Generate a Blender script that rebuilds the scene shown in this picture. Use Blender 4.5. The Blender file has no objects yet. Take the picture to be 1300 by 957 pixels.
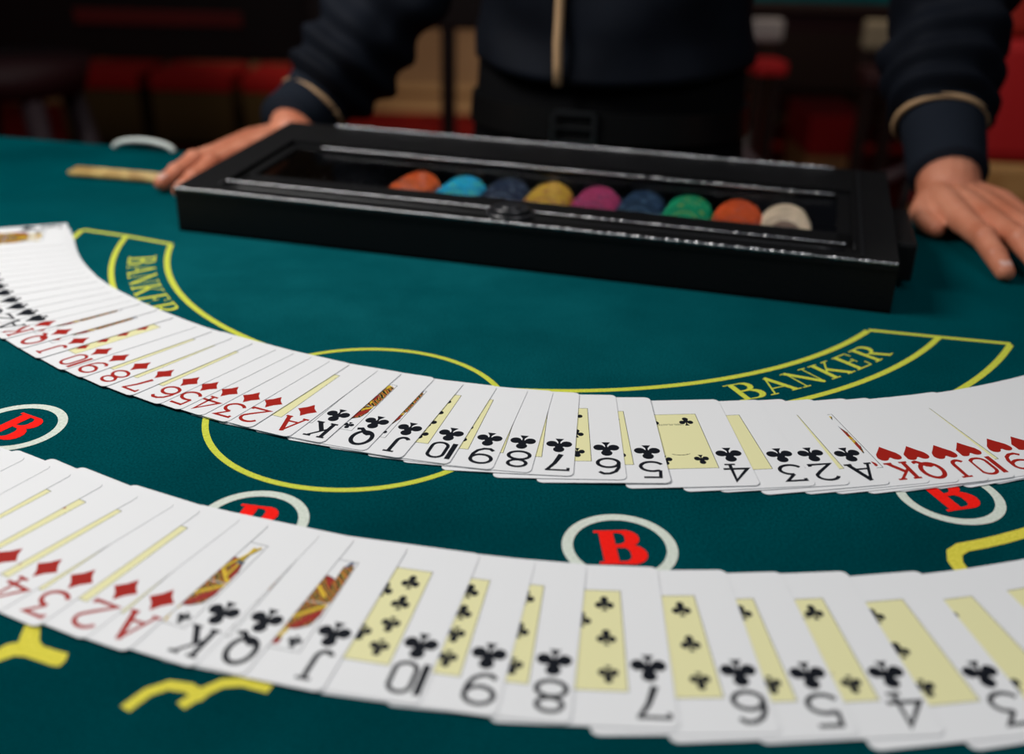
import bpy, bmesh, math, random
from mathutils import Vector, Matrix, noise
random.seed(7)
S = bpy.context.scene
COL = S.collection
PI = math.pi
T = 0.88                                   # height of the felt above the floor

def M(x, y, z=0.0):                        # millimetres over the felt -> metres
    return Vector((x * .001, y * .001, T + z * .001))

# ------------------------------------------------------------------ camera
cam_d = bpy.data.cameras.new('camera'); cam = bpy.data.objects.new('camera', cam_d); COL.objects.link(cam)
cam.location = M(0, 0, 250)
PITCH, ROLL = 0.414841, 0.024475
cam.rotation_euler = (Matrix.Rotation(PI / 2 - PITCH, 3, 'X') @ Matrix.Rotation(ROLL, 3, 'Z')).to_euler()
cam_d.sensor_width = 36; cam_d.sensor_fit = 'HORIZONTAL'
cam_d.lens = 1276.5 / 1300 * 36
cam_d.shift_y = -45 / 1300
cam_d.clip_start = .01; cam_d.clip_end = 50
cam_d.dof.use_dof = True; cam_d.dof.focus_distance = .515; cam_d.dof.aperture_fstop = 4.2
S.camera = cam

# ------------------------------------------------------------------ world, lights, exposure
w = bpy.data.worlds.new('world'); S.world = w; w.use_nodes = True
bg = w.node_tree.nodes['Background']; bg.inputs[0].default_value = (.55, .6, .8, 1); bg.inputs[1].default_value = .035
S.view_settings.view_transform = 'Standard'; S.view_settings.look = 'None'
S.view_settings.gamma = 1; S.view_settings.use_curve_mapping = False
S.view_settings.exposure = 0.0

def lamp(kind, name, loc, power, col=(1, 1, 1), size=.1, aim=None, spot=None):
    d = bpy.data.lights.new(name, kind); o = bpy.data.objects.new(name, d); COL.objects.link(o)
    o.location = loc; d.energy = power; d.color = col
    if kind == 'AREA': d.size = size
    else: d.shadow_soft_size = size
    if spot: d.spot_size = spot; d.spot_blend = .6
    if aim is not None: o.rotation_euler = (Vector(aim) - Vector(loc)).to_track_quat('-Z', 'Y').to_euler()
    return o
lamp('AREA', 'table_lamp_light', M(-760, 660, 950), 13.0, (1, .985, .96), .5, M(-60, 520, 0))
lamp('AREA', 'side_fill_light', M(600, -500, 1300), 5.4, (.9, .95, 1), .7, M(50, 500, 0))  # added fill from the viewer's side, no known fixture
lamp('AREA', 'ceiling_light', M(200, 600, 1600), 1.6, (.95, .97, 1), .5, M(0, 600, 0))
for i, (x, y, p) in enumerate([(-420, 1900, 3.2), (420, 1800, 3.2), (950, 1500, 2.4), (-950, 1500, 2.6), (60, 2400, 3.0)]):
    lamp('POINT', 'downlight', M(x, y, 1500), p, (1, .95, .88), .025)
lamp('SPOT', 'background_fill_spot', M(-600, 3600, 1500), 60, (1, .8, .6), .1, M(-450, 5700, -600), 1.0)  # these spots are added to brighten the wall and furniture behind the table
lamp('SPOT', 'background_fill_spot', M(900, 2600, 1500), 95, (1, .85, .7), .1, M(900, 4300, -600), 1.1)
lamp('SPOT', 'background_fill_spot', M(-1600, 2800, 1500), 24, (1, .8, .6), .1, M(-1500, 4600, -600), 1.0)
lamp('SPOT', 'background_fill_spot', M(1300, 1100, 1300), 26, (1, .85, .7), .1, M(1060, 2000, -150), .8)

# ------------------------------------------------------------------ materials
def mat(name, col, rough=.5, spec=.5, metal=0, **k):
    m = bpy.data.materials.new(name); m.use_nodes = True
    b = m.node_tree.nodes['Principled BSDF']
    b.inputs['Base Color'].default_value = (*col, 1); b.inputs['Roughness'].default_value = rough
    b.inputs['Specular IOR Level'].default_value = spec; b.inputs['Metallic'].default_value = metal
    for kk, v in k.items(): b.inputs[kk.replace('_', ' ')].default_value = v
    return m
def nodes(m): return m.node_tree.nodes, m.node_tree.links, m.node_tree.nodes['Principled BSDF']
def coords(m, scale=1.0, kind='Object'):
    n, l, b = nodes(m); tc = n.new('ShaderNodeTexCoord'); mp = n.new('ShaderNodeMapping')
    mp.inputs['Scale'].default_value = (scale,) * 3; l.new(tc.outputs[kind], mp.inputs[0]); return mp.outputs[0]
def bump(m, scale, strength, dist=.001, kind='noise', detail=3, coord='Object'):
    n, l, b = nodes(m); c = coords(m, 1, coord)
    t = n.new('ShaderNodeTexNoise' if kind == 'noise' else 'ShaderNodeTexVoronoi'); t.inputs['Scale'].default_value = scale
    if kind == 'noise': t.inputs['Detail'].default_value = detail
    l.new(c, t.inputs['Vector']); bp = n.new('ShaderNodeBump'); bp.inputs['Strength'].default_value = strength; bp.inputs['Distance'].default_value = dist
    l.new(t.outputs[0], bp.inputs['Height']); l.new(bp.outputs[0], b.inputs['Normal']); return m
def vary(m, c1, c2, scale, detail=4, lo=.35, hi=.65, c3=None):
    n, l, b = nodes(m); t = n.new('ShaderNodeTexNoise'); t.inputs['Scale'].default_value = scale; t.inputs['Detail'].default_value = detail
    l.new(coords(m), t.inputs['Vector']); r = n.new('ShaderNodeValToRGB')
    r.color_ramp.elements[0].position = lo; r.color_ramp.elements[0].color = (*c1, 1)
    r.color_ramp.elements[1].position = hi; r.color_ramp.elements[1].color = (*c2, 1)
    l.new(t.outputs[0], r.inputs[0]); l.new(r.outputs[0], b.inputs['Base Color']); return m

# felt: fine speckle on worn, slightly cloudy teal baize
felt = mat('teal_felt', (0, .07, .08), 1.0, .0)
n, l, b = nodes(felt); c = coords(felt)
t1 = n.new('ShaderNodeTexNoise'); t1.inputs['Scale'].default_value = 9; t1.inputs['Detail'].default_value = 5; l.new(c, t1.inputs['Vector'])
t2 = n.new('ShaderNodeTexNoise'); t2.inputs['Scale'].default_value = 900; t2.inputs['Detail'].default_value = 3; l.new(c, t2.inputs['Vector'])
r1 = n.new('ShaderNodeValToRGB'); r1.color_ramp.elements[0].position = .35; r1.color_ramp.elements[0].color = (.0, .036, .043, 1)
r1.color_ramp.elements[1].position = .72; r1.color_ramp.elements[1].color = (.0, .058, .068, 1); l.new(t1.outputs[0], r1.inputs[0])
r2 = n.new('ShaderNodeValToRGB'); r2.color_ramp.elements[0].position = .3; r2.color_ramp.elements[0].color = (.62, .62, .62, 1)
r2.color_ramp.elements[1].position = .7; r2.color_ramp.elements[1].color = (1.3, 1.3, 1.3, 1); l.new(t2.outputs[0], r2.inputs[0])
# paler, mottled oval on the cloth in front of the chip tray
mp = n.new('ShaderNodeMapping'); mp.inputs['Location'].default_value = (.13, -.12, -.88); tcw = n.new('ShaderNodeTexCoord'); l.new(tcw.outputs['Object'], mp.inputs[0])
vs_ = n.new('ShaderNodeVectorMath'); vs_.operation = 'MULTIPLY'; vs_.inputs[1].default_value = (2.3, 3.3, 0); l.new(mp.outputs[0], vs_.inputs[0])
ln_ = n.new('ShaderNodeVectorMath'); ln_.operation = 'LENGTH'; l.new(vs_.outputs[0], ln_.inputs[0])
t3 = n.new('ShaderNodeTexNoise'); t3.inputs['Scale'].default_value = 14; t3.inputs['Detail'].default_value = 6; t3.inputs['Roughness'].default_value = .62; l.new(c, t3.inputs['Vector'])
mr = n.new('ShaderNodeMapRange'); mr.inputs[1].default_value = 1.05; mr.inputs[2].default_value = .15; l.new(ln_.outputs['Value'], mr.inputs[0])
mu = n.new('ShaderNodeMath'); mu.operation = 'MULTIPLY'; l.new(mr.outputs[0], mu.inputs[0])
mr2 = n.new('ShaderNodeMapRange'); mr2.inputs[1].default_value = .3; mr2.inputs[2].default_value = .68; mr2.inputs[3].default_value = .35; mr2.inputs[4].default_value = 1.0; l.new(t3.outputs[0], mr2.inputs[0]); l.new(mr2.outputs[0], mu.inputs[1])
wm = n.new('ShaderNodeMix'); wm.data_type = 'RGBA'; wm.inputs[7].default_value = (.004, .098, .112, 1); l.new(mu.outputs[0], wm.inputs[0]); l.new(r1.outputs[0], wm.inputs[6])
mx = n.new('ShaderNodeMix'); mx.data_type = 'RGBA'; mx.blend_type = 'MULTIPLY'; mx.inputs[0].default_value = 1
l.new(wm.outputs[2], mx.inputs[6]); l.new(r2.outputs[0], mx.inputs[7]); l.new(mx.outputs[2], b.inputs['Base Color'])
b.inputs['Sheen Weight'].default_value = .30; b.inputs['Sheen Roughness'].default_value = .45; b.inputs['Sheen Tint'].default_value = (0, .42, .48, 1)
bp = n.new('ShaderNodeBump'); bp.inputs['Strength'].default_value = .5; bp.inputs['Distance'].default_value = .0004
l.new(t2.outputs[0], bp.inputs['Height']); l.new(bp.outputs[0], b.inputs['Normal'])

ylw = vary(mat('yellow_print', (.5, .55, .05), .9, .1), (.54, .58, .05), (.68, .71, .085), 700)
ylw2 = vary(mat('deep_yellow_print', (.7, .6, .06), .9, .1), (.66, .58, .05), (.80, .71, .09), 700)
wht = vary(mat('pale_print', (.55, .62, .5), .9, .1), (.60, .66, .56), (.74, .78, .70), 700)
red = vary(mat('red_print', (.8, .01, .01), .9, .1), (.92, .010, .005), (1.0, .016, .01), 700)
card_m = mat('card_stock', (.84, .84, .845), .42, .25)
cream = mat('card_cream', (.84, .80, .44), .42, .25)
blk = mat('card_black_ink', (.006, .008, .013), .55, .12)
rdi = mat('card_red_ink', (.38, .014, .008), .5, .15)
gld = mat('court_yellow', (.70, .48, .03), .45, .3)
crd = mat('court_red', (.33, .02, .012), .45, .3)
cbl = mat('court_blue', (.10, .14, .22), .45, .3)
skn_p = mat('court_pale', (.72, .66, .52), .45, .3)
# ornate robe print: black and red strokes over yellow
orn = mat('court_ornament', (.6, .42, .05), .45, .3)
n, l, b = nodes(orn); c = coords(orn)
v = n.new('ShaderNodeTexVoronoi'); v.inputs['Scale'].default_value = 420; l.new(c, v.inputs['Vector'])
wv = n.new('ShaderNodeTexWave'); wv.inputs['Scale'].default_value = 170; wv.inputs['Distortion'].default_value = 5; wv.bands_direction = 'DIAGONAL'; l.new(c, wv.inputs['Vector'])
rr = n.new('ShaderNodeValToRGB'); rr.color_ramp.interpolation = 'CONSTANT'
rr.color_ramp.elements[0].position = 0; rr.color_ramp.elements[0].color = (.02, .016, .012, 1)
rr.color_ramp.elements[1].position = .36; rr.color_ramp.elements[1].color = (.68, .46, .05, 1)
e = rr.color_ramp.elements.new(.72); e.color = (.33, .03, .015, 1)
l.new(wv.outputs[1], rr.inputs[0]); l.new(rr.outputs[0], b.inputs['Base Color'])

lea = mat('black_leatherette', (.0035, .0035, .004), .45, .22); bump(lea, 900, .55, .0006, 'voronoi')
pip_m = mat('black_bead_piping', (.38, .38, .39), .15, .9, .95)
blkp = mat('black_plastic', (.01, .01, .011), .3, .5)
inner = mat('black_tray_lining', (.006, .006, .007), .7, .3)
glass = mat('clear_acrylic', (1, 1, 1), .03, .5, 0, Transmission_Weight=1.0, IOR=1.12)
wood_s = vary(mat('golden_wood', (.45, .28, .08), .45, .4), (.34, .19, .05), (.6, .42, .15), 60)
whp = mat('white_plastic', (.62, .66, .62), .4, .4)
navy = vary(mat('navy_cloth', (.012, .018, .03), .75, .12), (.0035, .0048, .0085), (.0055, .0075, .013), 14)
cuffm = mat('slate_cuff_cloth', (.009, .0125, .02), .85, .12); bump(cuffm, 1500, .3, .0004)
blkc = mat('black_cloth', (.002, .002, .0025), .85, .08)
belt_m = mat('black_leather', (.004, .004, .004), .4, .3)
gpip = mat('gold_piping_cloth', (.50, .31, .16), .6, .4)
steel = mat('brushed_steel', (.35, .35, .36), .3, .5, 1)
gold = mat('brass', (.55, .38, .12), .35, .5, 1)
skin = vary(mat('skin', (.6, .27, .18), .5, .4, 0, Subsurface_Weight=.06, Subsurface_Scale=.004), (.52, .165, .085), (.68, .27, .16), 26, 4, .35, .65)
skin.node_tree.nodes['Principled BSDF'].inputs['Subsurface Radius'].default_value = (1, .35, .2)
nail = mat('fingernail', (.66, .38, .31), .3, .5)
hair = mat('dark_hair', (.015, .01, .008), .5, .4)
eye_m = mat('eye_white', (.7, .7, .68), .2, .5)
carpet = vary(mat('red_carpet', (.2, .008, .008), .95, .1), (.15, .004, .005), (.26, .012, .01), 6)
beige = vary(mat('beige_wall_paint', (.34, .22, .12), .8, .2), (.30, .19, .105), (.38, .25, .14), 2)
beige2 = mat('beige_trim_paint', (.5, .33, .16), .6, .3)
maroon = mat('maroon_upholstery', (.03, .006, .007), .6, .3)
redf = mat('red_upholstery', (.42, .009, .011), .7, .3)
dkw = mat('dark_wood', (.012, .006, .005), .4, .4)
brown = mat('brown_skirt_cloth', (.11, .075, .03), .8, .2)
gwood = vary(mat('honey_wood', (.5, .25, .08), .45, .4), (.36, .17, .05), (.56, .32, .12), 10)
greyf = mat('grey_upholstery', (.30, .27, .26), .8, .2)
taupe = mat('taupe_upholstery', (.22, .18, .12), .8, .2)
mauve = mat('mauve_dark_wood', (.05, .03, .035), .5, .3)

# ------------------------------------------------------------------ helpers
def link(name, me, m=None, parent=None, mats=None):
    o = bpy.data.objects.new(name, me); COL.objects.link(o)
    if mats is not None:
        if len(me.materials) == 0:
            for x in mats: me.materials.append(x)
    elif m is not None and len(me.materials) == 0: me.materials.append(m)
    if parent is not None: o.parent = parent
    return o
def tag(o, label, cat, group=None, kind=None):
    if label: o['label'] = label
    if cat: o['category'] = cat
    if group: o['group'] = group
    if kind: o['kind'] = kind
    return o
def empty(name, loc, rz=0.0):
    o = bpy.data.objects.new(name, None); COL.objects.link(o); o.location = loc; o.rotation_euler = (0, 0, rz); o.empty_display_size = .05; return o
def bm_obj(name, bm, m, parent=None, smooth=False):
    bmesh.ops.recalc_face_normals(bm, faces=bm.faces)
    me = bpy.data.meshes.new(name); bm.to_mesh(me); bm.free()
    if smooth: me.polygons.foreach_set('use_smooth', [True] * len(me.polygons))
    return link(name, me, m, parent)
def box(bm, x0, x1, y0, y1, z0, z1, bev=0.0):
    r = bmesh.ops.create_cube(bm, size=1)
    vs = r['verts']
    for v in vs: v.co = Vector((x0 + (v.co.x + .5) * (x1 - x0), y0 + (v.co.y + .5) * (y1 - y0), z0 + (v.co.z + .5) * (z1 - z0)))
    if bev:
        es = {e for v in vs for e in v.link_edges}
        bmesh.ops.bevel(bm, geom=list(es), offset=bev, segments=2, profile=.6, affect='EDGES')
    return bm
def loft(bm, rings, cap=True):
    rows = [[bm.verts.new(p) for p in r] for r in rings]
    nn = len(rows[0])
    for a, b2 in zip(rows[:-1], rows[1:]):
        for i in range(nn): bm.faces.new((a[i], a[(i + 1) % nn], b2[(i + 1) % nn], b2[i]))
    if cap: bm.faces.new(rows[0][::-1]); bm.faces.new(rows[-1])
    return rows
def frames(path):
    out = []; up = None
    for i, p in enumerate(path):
        d = (path[min(i + 1, len(path) - 1)] - path[max(i - 1, 0)]).normalized()
        if up is None: up = Vector((0, 0, 1)) if abs(d.z) < .9 else Vector((0, 1, 0))
        s = d.cross(up).normalized(); up = s.cross(d).normalized(); out.append((p, s, up))
    return out
def tube(bm, path, rad, seg=12, flat=1.0, cap=True):
    path = [Vector(p) for p in path]
    if not isinstance(rad, (list, tuple)): rad = [rad] * len(path)
    rings = [[p + s * (r * math.cos(2 * PI * k / seg)) + u * (r * flat * math.sin(2 * PI * k / seg)) for k in range(seg)] for (p, s, u), r in zip(frames(path), rad)]
    return loft(bm, rings, cap)
def smooth_path(pts, n=6):
    pts = [Vector(p) for p in pts]; out = []
    for i in range(len(pts) - 1):
        p0, p1, p2, p3 = pts[max(i - 1, 0)], pts[i], pts[i + 1], pts[min(i + 2, len(pts) - 1)]
        for k in range(n):
            t = k / n; out.append(.5 * ((2 * p1) + (p2 - p0) * t + (2 * p0 - 5 * p1 + 4 * p2 - p3) * t * t + (3 * p1 - p0 - 3 * p2 + p3) * t ** 3))
    out.append(pts[-1]); return out

# flat print: polygons and ribbons collected in millimetres, every piece on its own hair-thin level
class Print:
    def __init__(s): s.v = []; s.f = []; s.z = 0.0; s.mi = []; s.cur = 0
    def poly(s, pts):
        k = len(s.v); s.v += [(x * .001, y * .001, s.z * .001) for x, y in pts]; s.f.append(list(range(k, k + len(pts)))); s.mi.append(s.cur); s.z += .0012
    def fan(s, pts):                       # star-shaped polygon as a triangle fan
        cx = sum(p[0] for p in pts) / len(pts); cy = sum(p[1] for p in pts) / len(pts); k = len(s.v)
        s.v += [(x * .001, y * .001, s.z * .001) for x, y in [(cx, cy)] + list(pts)]; n_ = len(pts)
        for i in range(n_): s.f.append([k, k + 1 + i, k + 1 + (i + 1) % n_]); s.mi.append(s.cur)
        s.z += .0012
    def ribbon(s, pts, wd, closed=False):
        n_ = len(pts); wd = wd if isinstance(wd, (list, tuple)) else [wd] * n_
        k = len(s.v)
        for i, (x, y) in enumerate(pts):
            if closed: a, c_ = pts[(i - 1) % n_], pts[(i + 1) % n_]
            else: a, c_ = pts[max(i - 1, 0)], pts[min(i + 1, n_ - 1)]
            d1 = (x - a[0], y - a[1]); d2 = (c_[0] - x, c_[1] - y)
            l1 = math.hypot(*d1) or 1; l2 = math.hypot(*d2) or 1
            if math.hypot(*d1) == 0: d1, l1 = d2, l2
            if math.hypot(*d2) == 0: d2, l2 = d1, l1
            tx, ty = d1[0] / l1 + d2[0] / l2, d1[1] / l1 + d2[1] / l2; tl = math.hypot(tx, ty) or 1; tx /= tl; ty /= tl
            cs = max(.45, tx * d1[0] / l1 + ty * d1[1] / l1); h = wd[i] / 2 / cs
            s.v += [((x - ty * h) * .001, (y + tx * h) * .001, s.z * .001), ((x + ty * h) * .001, (y - tx * h) * .001, s.z * .001)]
        for i in range(n_ if closed else n_ - 1):
            a = k + 2 * i; b_ = k + 2 * ((i + 1) % n_); s.f.append([a, a + 1, b_ + 1, b_]); s.mi.append(s.cur)
        s.z += .0012
    def mesh(s, name, mats):
        me = bpy.data.meshes.new(name); me.from_pydata(s.v, [], s.f)
        for m_ in mats: me.materials.append(m_)
        me.polygons.foreach_set('material_index', s.mi); me.update()
        # all print faces look up
        bm = bmesh.new(); bm.from_mesh(me)
        for f in bm.faces:
            f.normal_update()
            if f.normal.z < 0: f.normal_flip()
        bm.to_mesh(me); bm.free(); return me
def arc(cx, cy, rx, ry, a0, a1, n_=18):
    return [(cx + rx * math.cos(math.radians(a0 + (a1 - a0) * i / n_)), cy + ry * math.sin(math.radians(a0 + (a1 - a0) * i / n_))) for i in range(n_ + 1)]

# ------------------------------------------------------------------ setting: floor, walls
bm = bmesh.new(); box(bm, -4.5, 4.5, -2.0, 5.85, -.05, 0); tag(bm_obj('floor', bm, carpet), 'red carpet behind the gaming table', None, None, 'structure')
bm = bmesh.new(); box(bm, -4.5, 4.5, 5.8, 5.9, 0, 2.9); wall = bm_obj('wall_back', bm, beige); wall['kind'] = 'structure'
bm = bmesh.new(); box(bm, -4.5, 4.5, 5.76, 5.8, 0, .09); box(bm, -4.5, 4.5, 5.74, 5.8, .115, .155, .006); box(bm, -4.5, 4.5, 5.77, 5.8, .09, .115)
bb = bm_obj('baseboard_back', bm, beige2); bb['kind'] = 'structure'
for sx, nm in ((-4.6, 'wall_left'), (4.5, 'wall_right')):
    bm = bmesh.new(); box(bm, sx, sx + .1, -2.0, 5.9, 0, 2.9); bm_obj(nm, bm, maroon)['kind'] = 'structure'

# ------------------------------------------------------------------ gaming table
gt = tag(empty('gaming_table', (0, .55, 0)), 'gaming table with teal felt top printed with yellow lines and red letters', 'table')
def W2(x, y): return (x, y - 550)          # table-local millimetres
CXY = (15.0, 784.4)
def edge_y(x): return 1033 - .235 * (x + 323)
outl = []
R_T = 1010
a0 = None
for i in range(0, 121):
    a = math.radians(-185 + 190 * i / 120); x = CXY[0] + R_T * math.cos(a); y = CXY[1] + R_T * math.sin(a)
    if y < edge_y(x): outl.append((x, y))
outl.append((outl[-1][0], edge_y(outl[-1][0]))); outl.insert(0, (outl[0][0], edge_y(outl[0][0])))
outl = [p for i, p in enumerate(outl)]
def slab(name, pts, z0, z1, m, parent, inset=0, oy=550):
    bm = bmesh.new(); cx, cy = CXY[0], CXY[1] - 60
    P = [(cx + (x - cx) * (1 - inset), cy + (y - cy) * (1 - inset)) for x, y in pts]
    lo = [bm.verts.new((x * .001, (y - oy) * .001, T + z0 * .001)) for x, y in P]; hi = [bm.verts.new((x * .001, (y - oy) * .001, T + z1 * .001)) for x, y in P]
    nn = len(P)
    for i in range(nn): bm.faces.new((lo[i], lo[(i + 1) % nn], hi[(i + 1) % nn], hi[i]))
    bm.faces.new(lo[::-1]); bm.faces.new(hi); return bm_obj(name, bm, m, parent)
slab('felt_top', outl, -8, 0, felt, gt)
slab('table_board', outl, -30, -8.2, dkw, gt)
slab('apron', outl, -130, -30.2, dkw, gt, .06)
bm = bmesh.new()                            # dark padded rail round the players' side
tube(bm, [Vector((x * .001, (y - 550) * .001, T + .004)) for x, y in [(CXY[0] + (x - CXY[0]) * 1.045, CXY[1] + (y - CXY[1]) * 1.045) for x, y in outl[1:-1]]], .042, 14)
bm_obj('padded_rail', bm, belt_m, gt, True)
for x, y in ((-520, 420), (560, 420), (20, 760)):
    bm = bmesh.new(); box(bm, (x - 60) * .001, (x + 60) * .001, (y - 610) * .001, (y - 490) * .001, 0, T - .131, .01); bm_obj('pedestal', bm, dkw, gt)

FZ = T + .00012
def felt_print(name, pr, m, z=FZ):
    o = link(name, pr.mesh(name, [m]), None, gt); o.location = (0, -.55, z); return o
def polar(r, a): return (CXY[0] + r * math.cos(math.radians(a)), CXY[1] + r * math.sin(math.radians(a)))
AL, AR = (-170.3, -174.8, -177.2), (-40.9, -36.9, -34.2)
pr = Print()
for r, al, ar, wd in ((283.6, AL[0], AR[0], 4.0), (321.8, AL[1], AR[1], 3.8), (361.0, AL[2], AR[2], 4.0)):
    pr.ribbon([polar(r, al + (ar - al) * i / 90) for i in range(91)], wd)
pr.ribbon([polar(283.6, AL[0] - .3), polar(321.8, AL[1]), polar(361, AL[2] - .3)], 4.0)
pr.ribbon([polar(283.6, AR[0] + .3), polar(321.8, AR[1]), polar(361, AR[2] + .3)], 4.0)
felt_print('banker_box_line', pr, ylw)
pr = Print(); pr.ribbon(arc(-79.9, 472.4, 78.7, 78.7, 0, 360, 96)[:-1], 3.4, True)
felt_print('centre_ring', pr, ylw, FZ + .00004)

# serif letters, unit cap height, drawn as variable-width strokes
def serif(pr, ch, place):
    def R(p, w_): pr.ribbon([place(x, y) for x, y in p], [q * place(None, None) for q in w_])
    th, tk, sf = .055, .17, .05
    def S(x, y, w_=.3): R([(x - w_ / 2, y), (x + w_ / 2, y)], [sf, sf])
    def L(x0, y0, x1, y1, w_): R([(x0, y0), (x1, y1)], [w_, w_])
    if ch == 'B':
        L(.2, 0, .2, 1, tk + .02); S(.14, .975, .32); S(.14, .025, .32)
        p = [(.2, .975), (.42, .97)] + arc(.44, .76, .22, .21, 80, -80, 10) + [(.42, .535), (.2, .53)]
        R(p, [.05, .06] + [.07 + .12 * math.sin(PI * i / 10) for i in range(11)] + [.06, .05])
        p = [(.2, .51), (.44, .51)] + arc(.46, .27, .26, .245, 80, -80, 10) + [(.44, .025), (.2, .025)]
        R(p, [.05, .06] + [.07 + .14 * math.sin(PI * i / 10) for i in range(11)] + [.06, .05])
    if ch == 'A':
        L(.10, .02, .42, 1, th); L(.40, 1.0, .76, .02, tk); L(.22, .34, .6, .34, .05); S(.09, .025, .24); S(.76, .025, .3)
    if ch == 'N':
        L(.14, 0, .14, 1, th); L(.1, .98, .74, .03, tk * .95); L(.74, 0, .74, 1, th); S(.13, .025, .26); S(.06, .975, .2); S(.74, .975, .26)
    if ch == 'K':
        L(.18, 0, .18, 1, tk); S(.17, .975, .32); S(.17, .025, .32); L(.22, .42, .66, .97, th); L(.34, .58, .76, .02, tk * .95); S(.66, .975, .26); S(.76, .025, .3)
    if ch == 'E':
        L(.18, 0, .18, 1, tk); L(.05, .975, .62, .975, .05); L(.05, .025, .64, .025, .05); L(.2, .52, .48, .52, .05); L(.61, .99, .63, .76, .06); L(.63, .01, .66, .28, .06); L(.48, .4, .48, .64, .05)
    if ch == 'R':
        L(.18, 0, .18, 1, tk); S(.15, .975, .32); S(.17, .025, .32)
        p = [(.2, .975), (.40, .97)] + arc(.42, .74, .22, .23, 80, -80, 10) + [(.40, .49), (.2, .49)]
        R(p, [.05, .06] + [.07 + .11 * math.sin(PI * i / 10) for i in range(11)] + [.06, .05])
        L(.4, .5, .72, .02, tk * .9); S(.76, .025, .22)
BW = dict(B=.78, A=.86, N=.88, K=.86, E=.74, R=.86)
def banker(start, span):
    tot = sum(BW[c] for c in 'BANKER') + .1 * 5; k = span / tot; a = start
    for ch in 'BANKER':
        pr = Print()
        def place(x, y, a=a):
            if x is None: return 19.4
            r = 311 - 19.4 * y; q = polar(r, a + x * k); return q
        serif(pr, ch, place); felt_print('banker_letter', pr, ylw, FZ + .00002); a += (BW[ch] + .1) * k
banker(-165.3, 23.2); banker(-68.9, 23.6)

for ang, up in ((-85.6, 93.5), (-106.8, 80), (-128.0, 62), (-64.0, 107), (-149.2, 45), (-42.6, 124)):
    cx, cy = {-85.6: (47.7, 354.8), -106.8: (-111, 367), -128.0: (-249.9, 445.5), -64.0: (205.5, 402.4)}.get(ang, polar(431, ang))
    pr = Print(); pr.ribbon(arc(cx, cy, 22.2, 22.2, 0, 360, 64)[:-1], 4.7, True); felt_print('bet_ring', pr, wht, FZ + .00003)
    pr = Print(); u = math.radians(up); ux, uy = math.cos(u), math.sin(u)
    H_ = 23.5
    def place(x, y):
        if x is None: return H_ * 1.4
        X, Y = (x - .40) * H_ * 1.0, (y - .5) * H_; return (cx + X * uy + Y * ux, cy - X * ux + Y * uy)
    serif(pr, 'B', place); felt_print('letter_b', pr, red, FZ + .00005)
# broad yellow outline of the players' arc
pr = Print(); a0, a1 = -68.6, -44
pts = [(190.5, 330), (188.3, 342), (187.8, 350), (190, 356.5), (195, 360.5), (203, 363)]
pts += [(214.5, 367.2), (228, 373), (250, 384), (272, 398), (292, 413)]
pr.ribbon(pts, 6.2); felt_print('player_box_line', pr, ylw2, FZ + .00002)
pr = Print()
pr.fan([(-177.1, 295.1), (-171.5, 295.3), (-168.5, 288.0), (-166.0, 285.4), (-161.3, 283.7), (-155.5, 281.9), (-155.0, 278.1), (-156.0, 275.3), (-158.7, 275.5), (-164.9, 277.8), (-170.2, 279.8), (-173.8, 280.0), (-177.9, 277.6), (-180.9, 283.9), (-179.2, 285.9), (-175.7, 287.1), (-176.5, 290.4)])
pr.ribbon([(-174.3, 294), (-174.6, 304), (-178, 315)], 5.8); pr.ribbon([(-176, 282.6), (-181, 279), (-188, 272), (-196, 262)], 6.6)
felt_print('player_box_line', pr, ylw2, FZ + .00002)
pr = Print(); pr.ribbon([(-126, 256), (-121, 264), (-115, 267.5), (-108, 266.5), (-101, 262)], 4.5); pr.ribbon([(-108, 258), (-102, 265), (-97, 269), (-90, 270), (-80, 267)], 4.5)
felt_print('player_box_line', pr, ylw2, FZ + .00002)

# ------------------------------------------------------------------ playing cards
RANKS = 'K Q J 10 9 8 7 6 5 4 3 2 A'.split(); SUITS = 'SDCH'
CW, CH_, RC = 63.0, 88.0, 3.2
PX, PY = 31.5 - 15.95, 44 - 16.4
def make_body():
    pts = []
    for cx, cy, a in ((CW / 2 - RC, CH_ / 2 - RC, 0), (-CW / 2 + RC, CH_ / 2 - RC, 90), (-CW / 2 + RC, -CH_ / 2 + RC, 180), (CW / 2 - RC, -CH_ / 2 + RC, 270)):
        pts += arc(cx, cy, RC, RC, a, a + 90, 5)
    bm = bmesh.new(); t_ = .14
    lo = [bm.verts.new((x * .001, y * .001, -t_ * .001)) for x, y in pts]; hi = [bm.verts.new((x * .001, y * .001, t_ * .001)) for x, y in pts]
    nn = len(pts)
    for i in range(nn): bm.faces.new((lo[i], lo[(i + 1) % nn], hi[(i + 1) % nn], hi[i]))
    bm.faces.new(lo[::-1]); bm.faces.new(hi); bmesh.ops.recalc_face_normals(bm, faces=bm.faces)
    me = bpy.data.meshes.new('playing_card'); bm.to_mesh(me); bm.free(); me.materials.append(card_m); return me
card_me = make_body()
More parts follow.
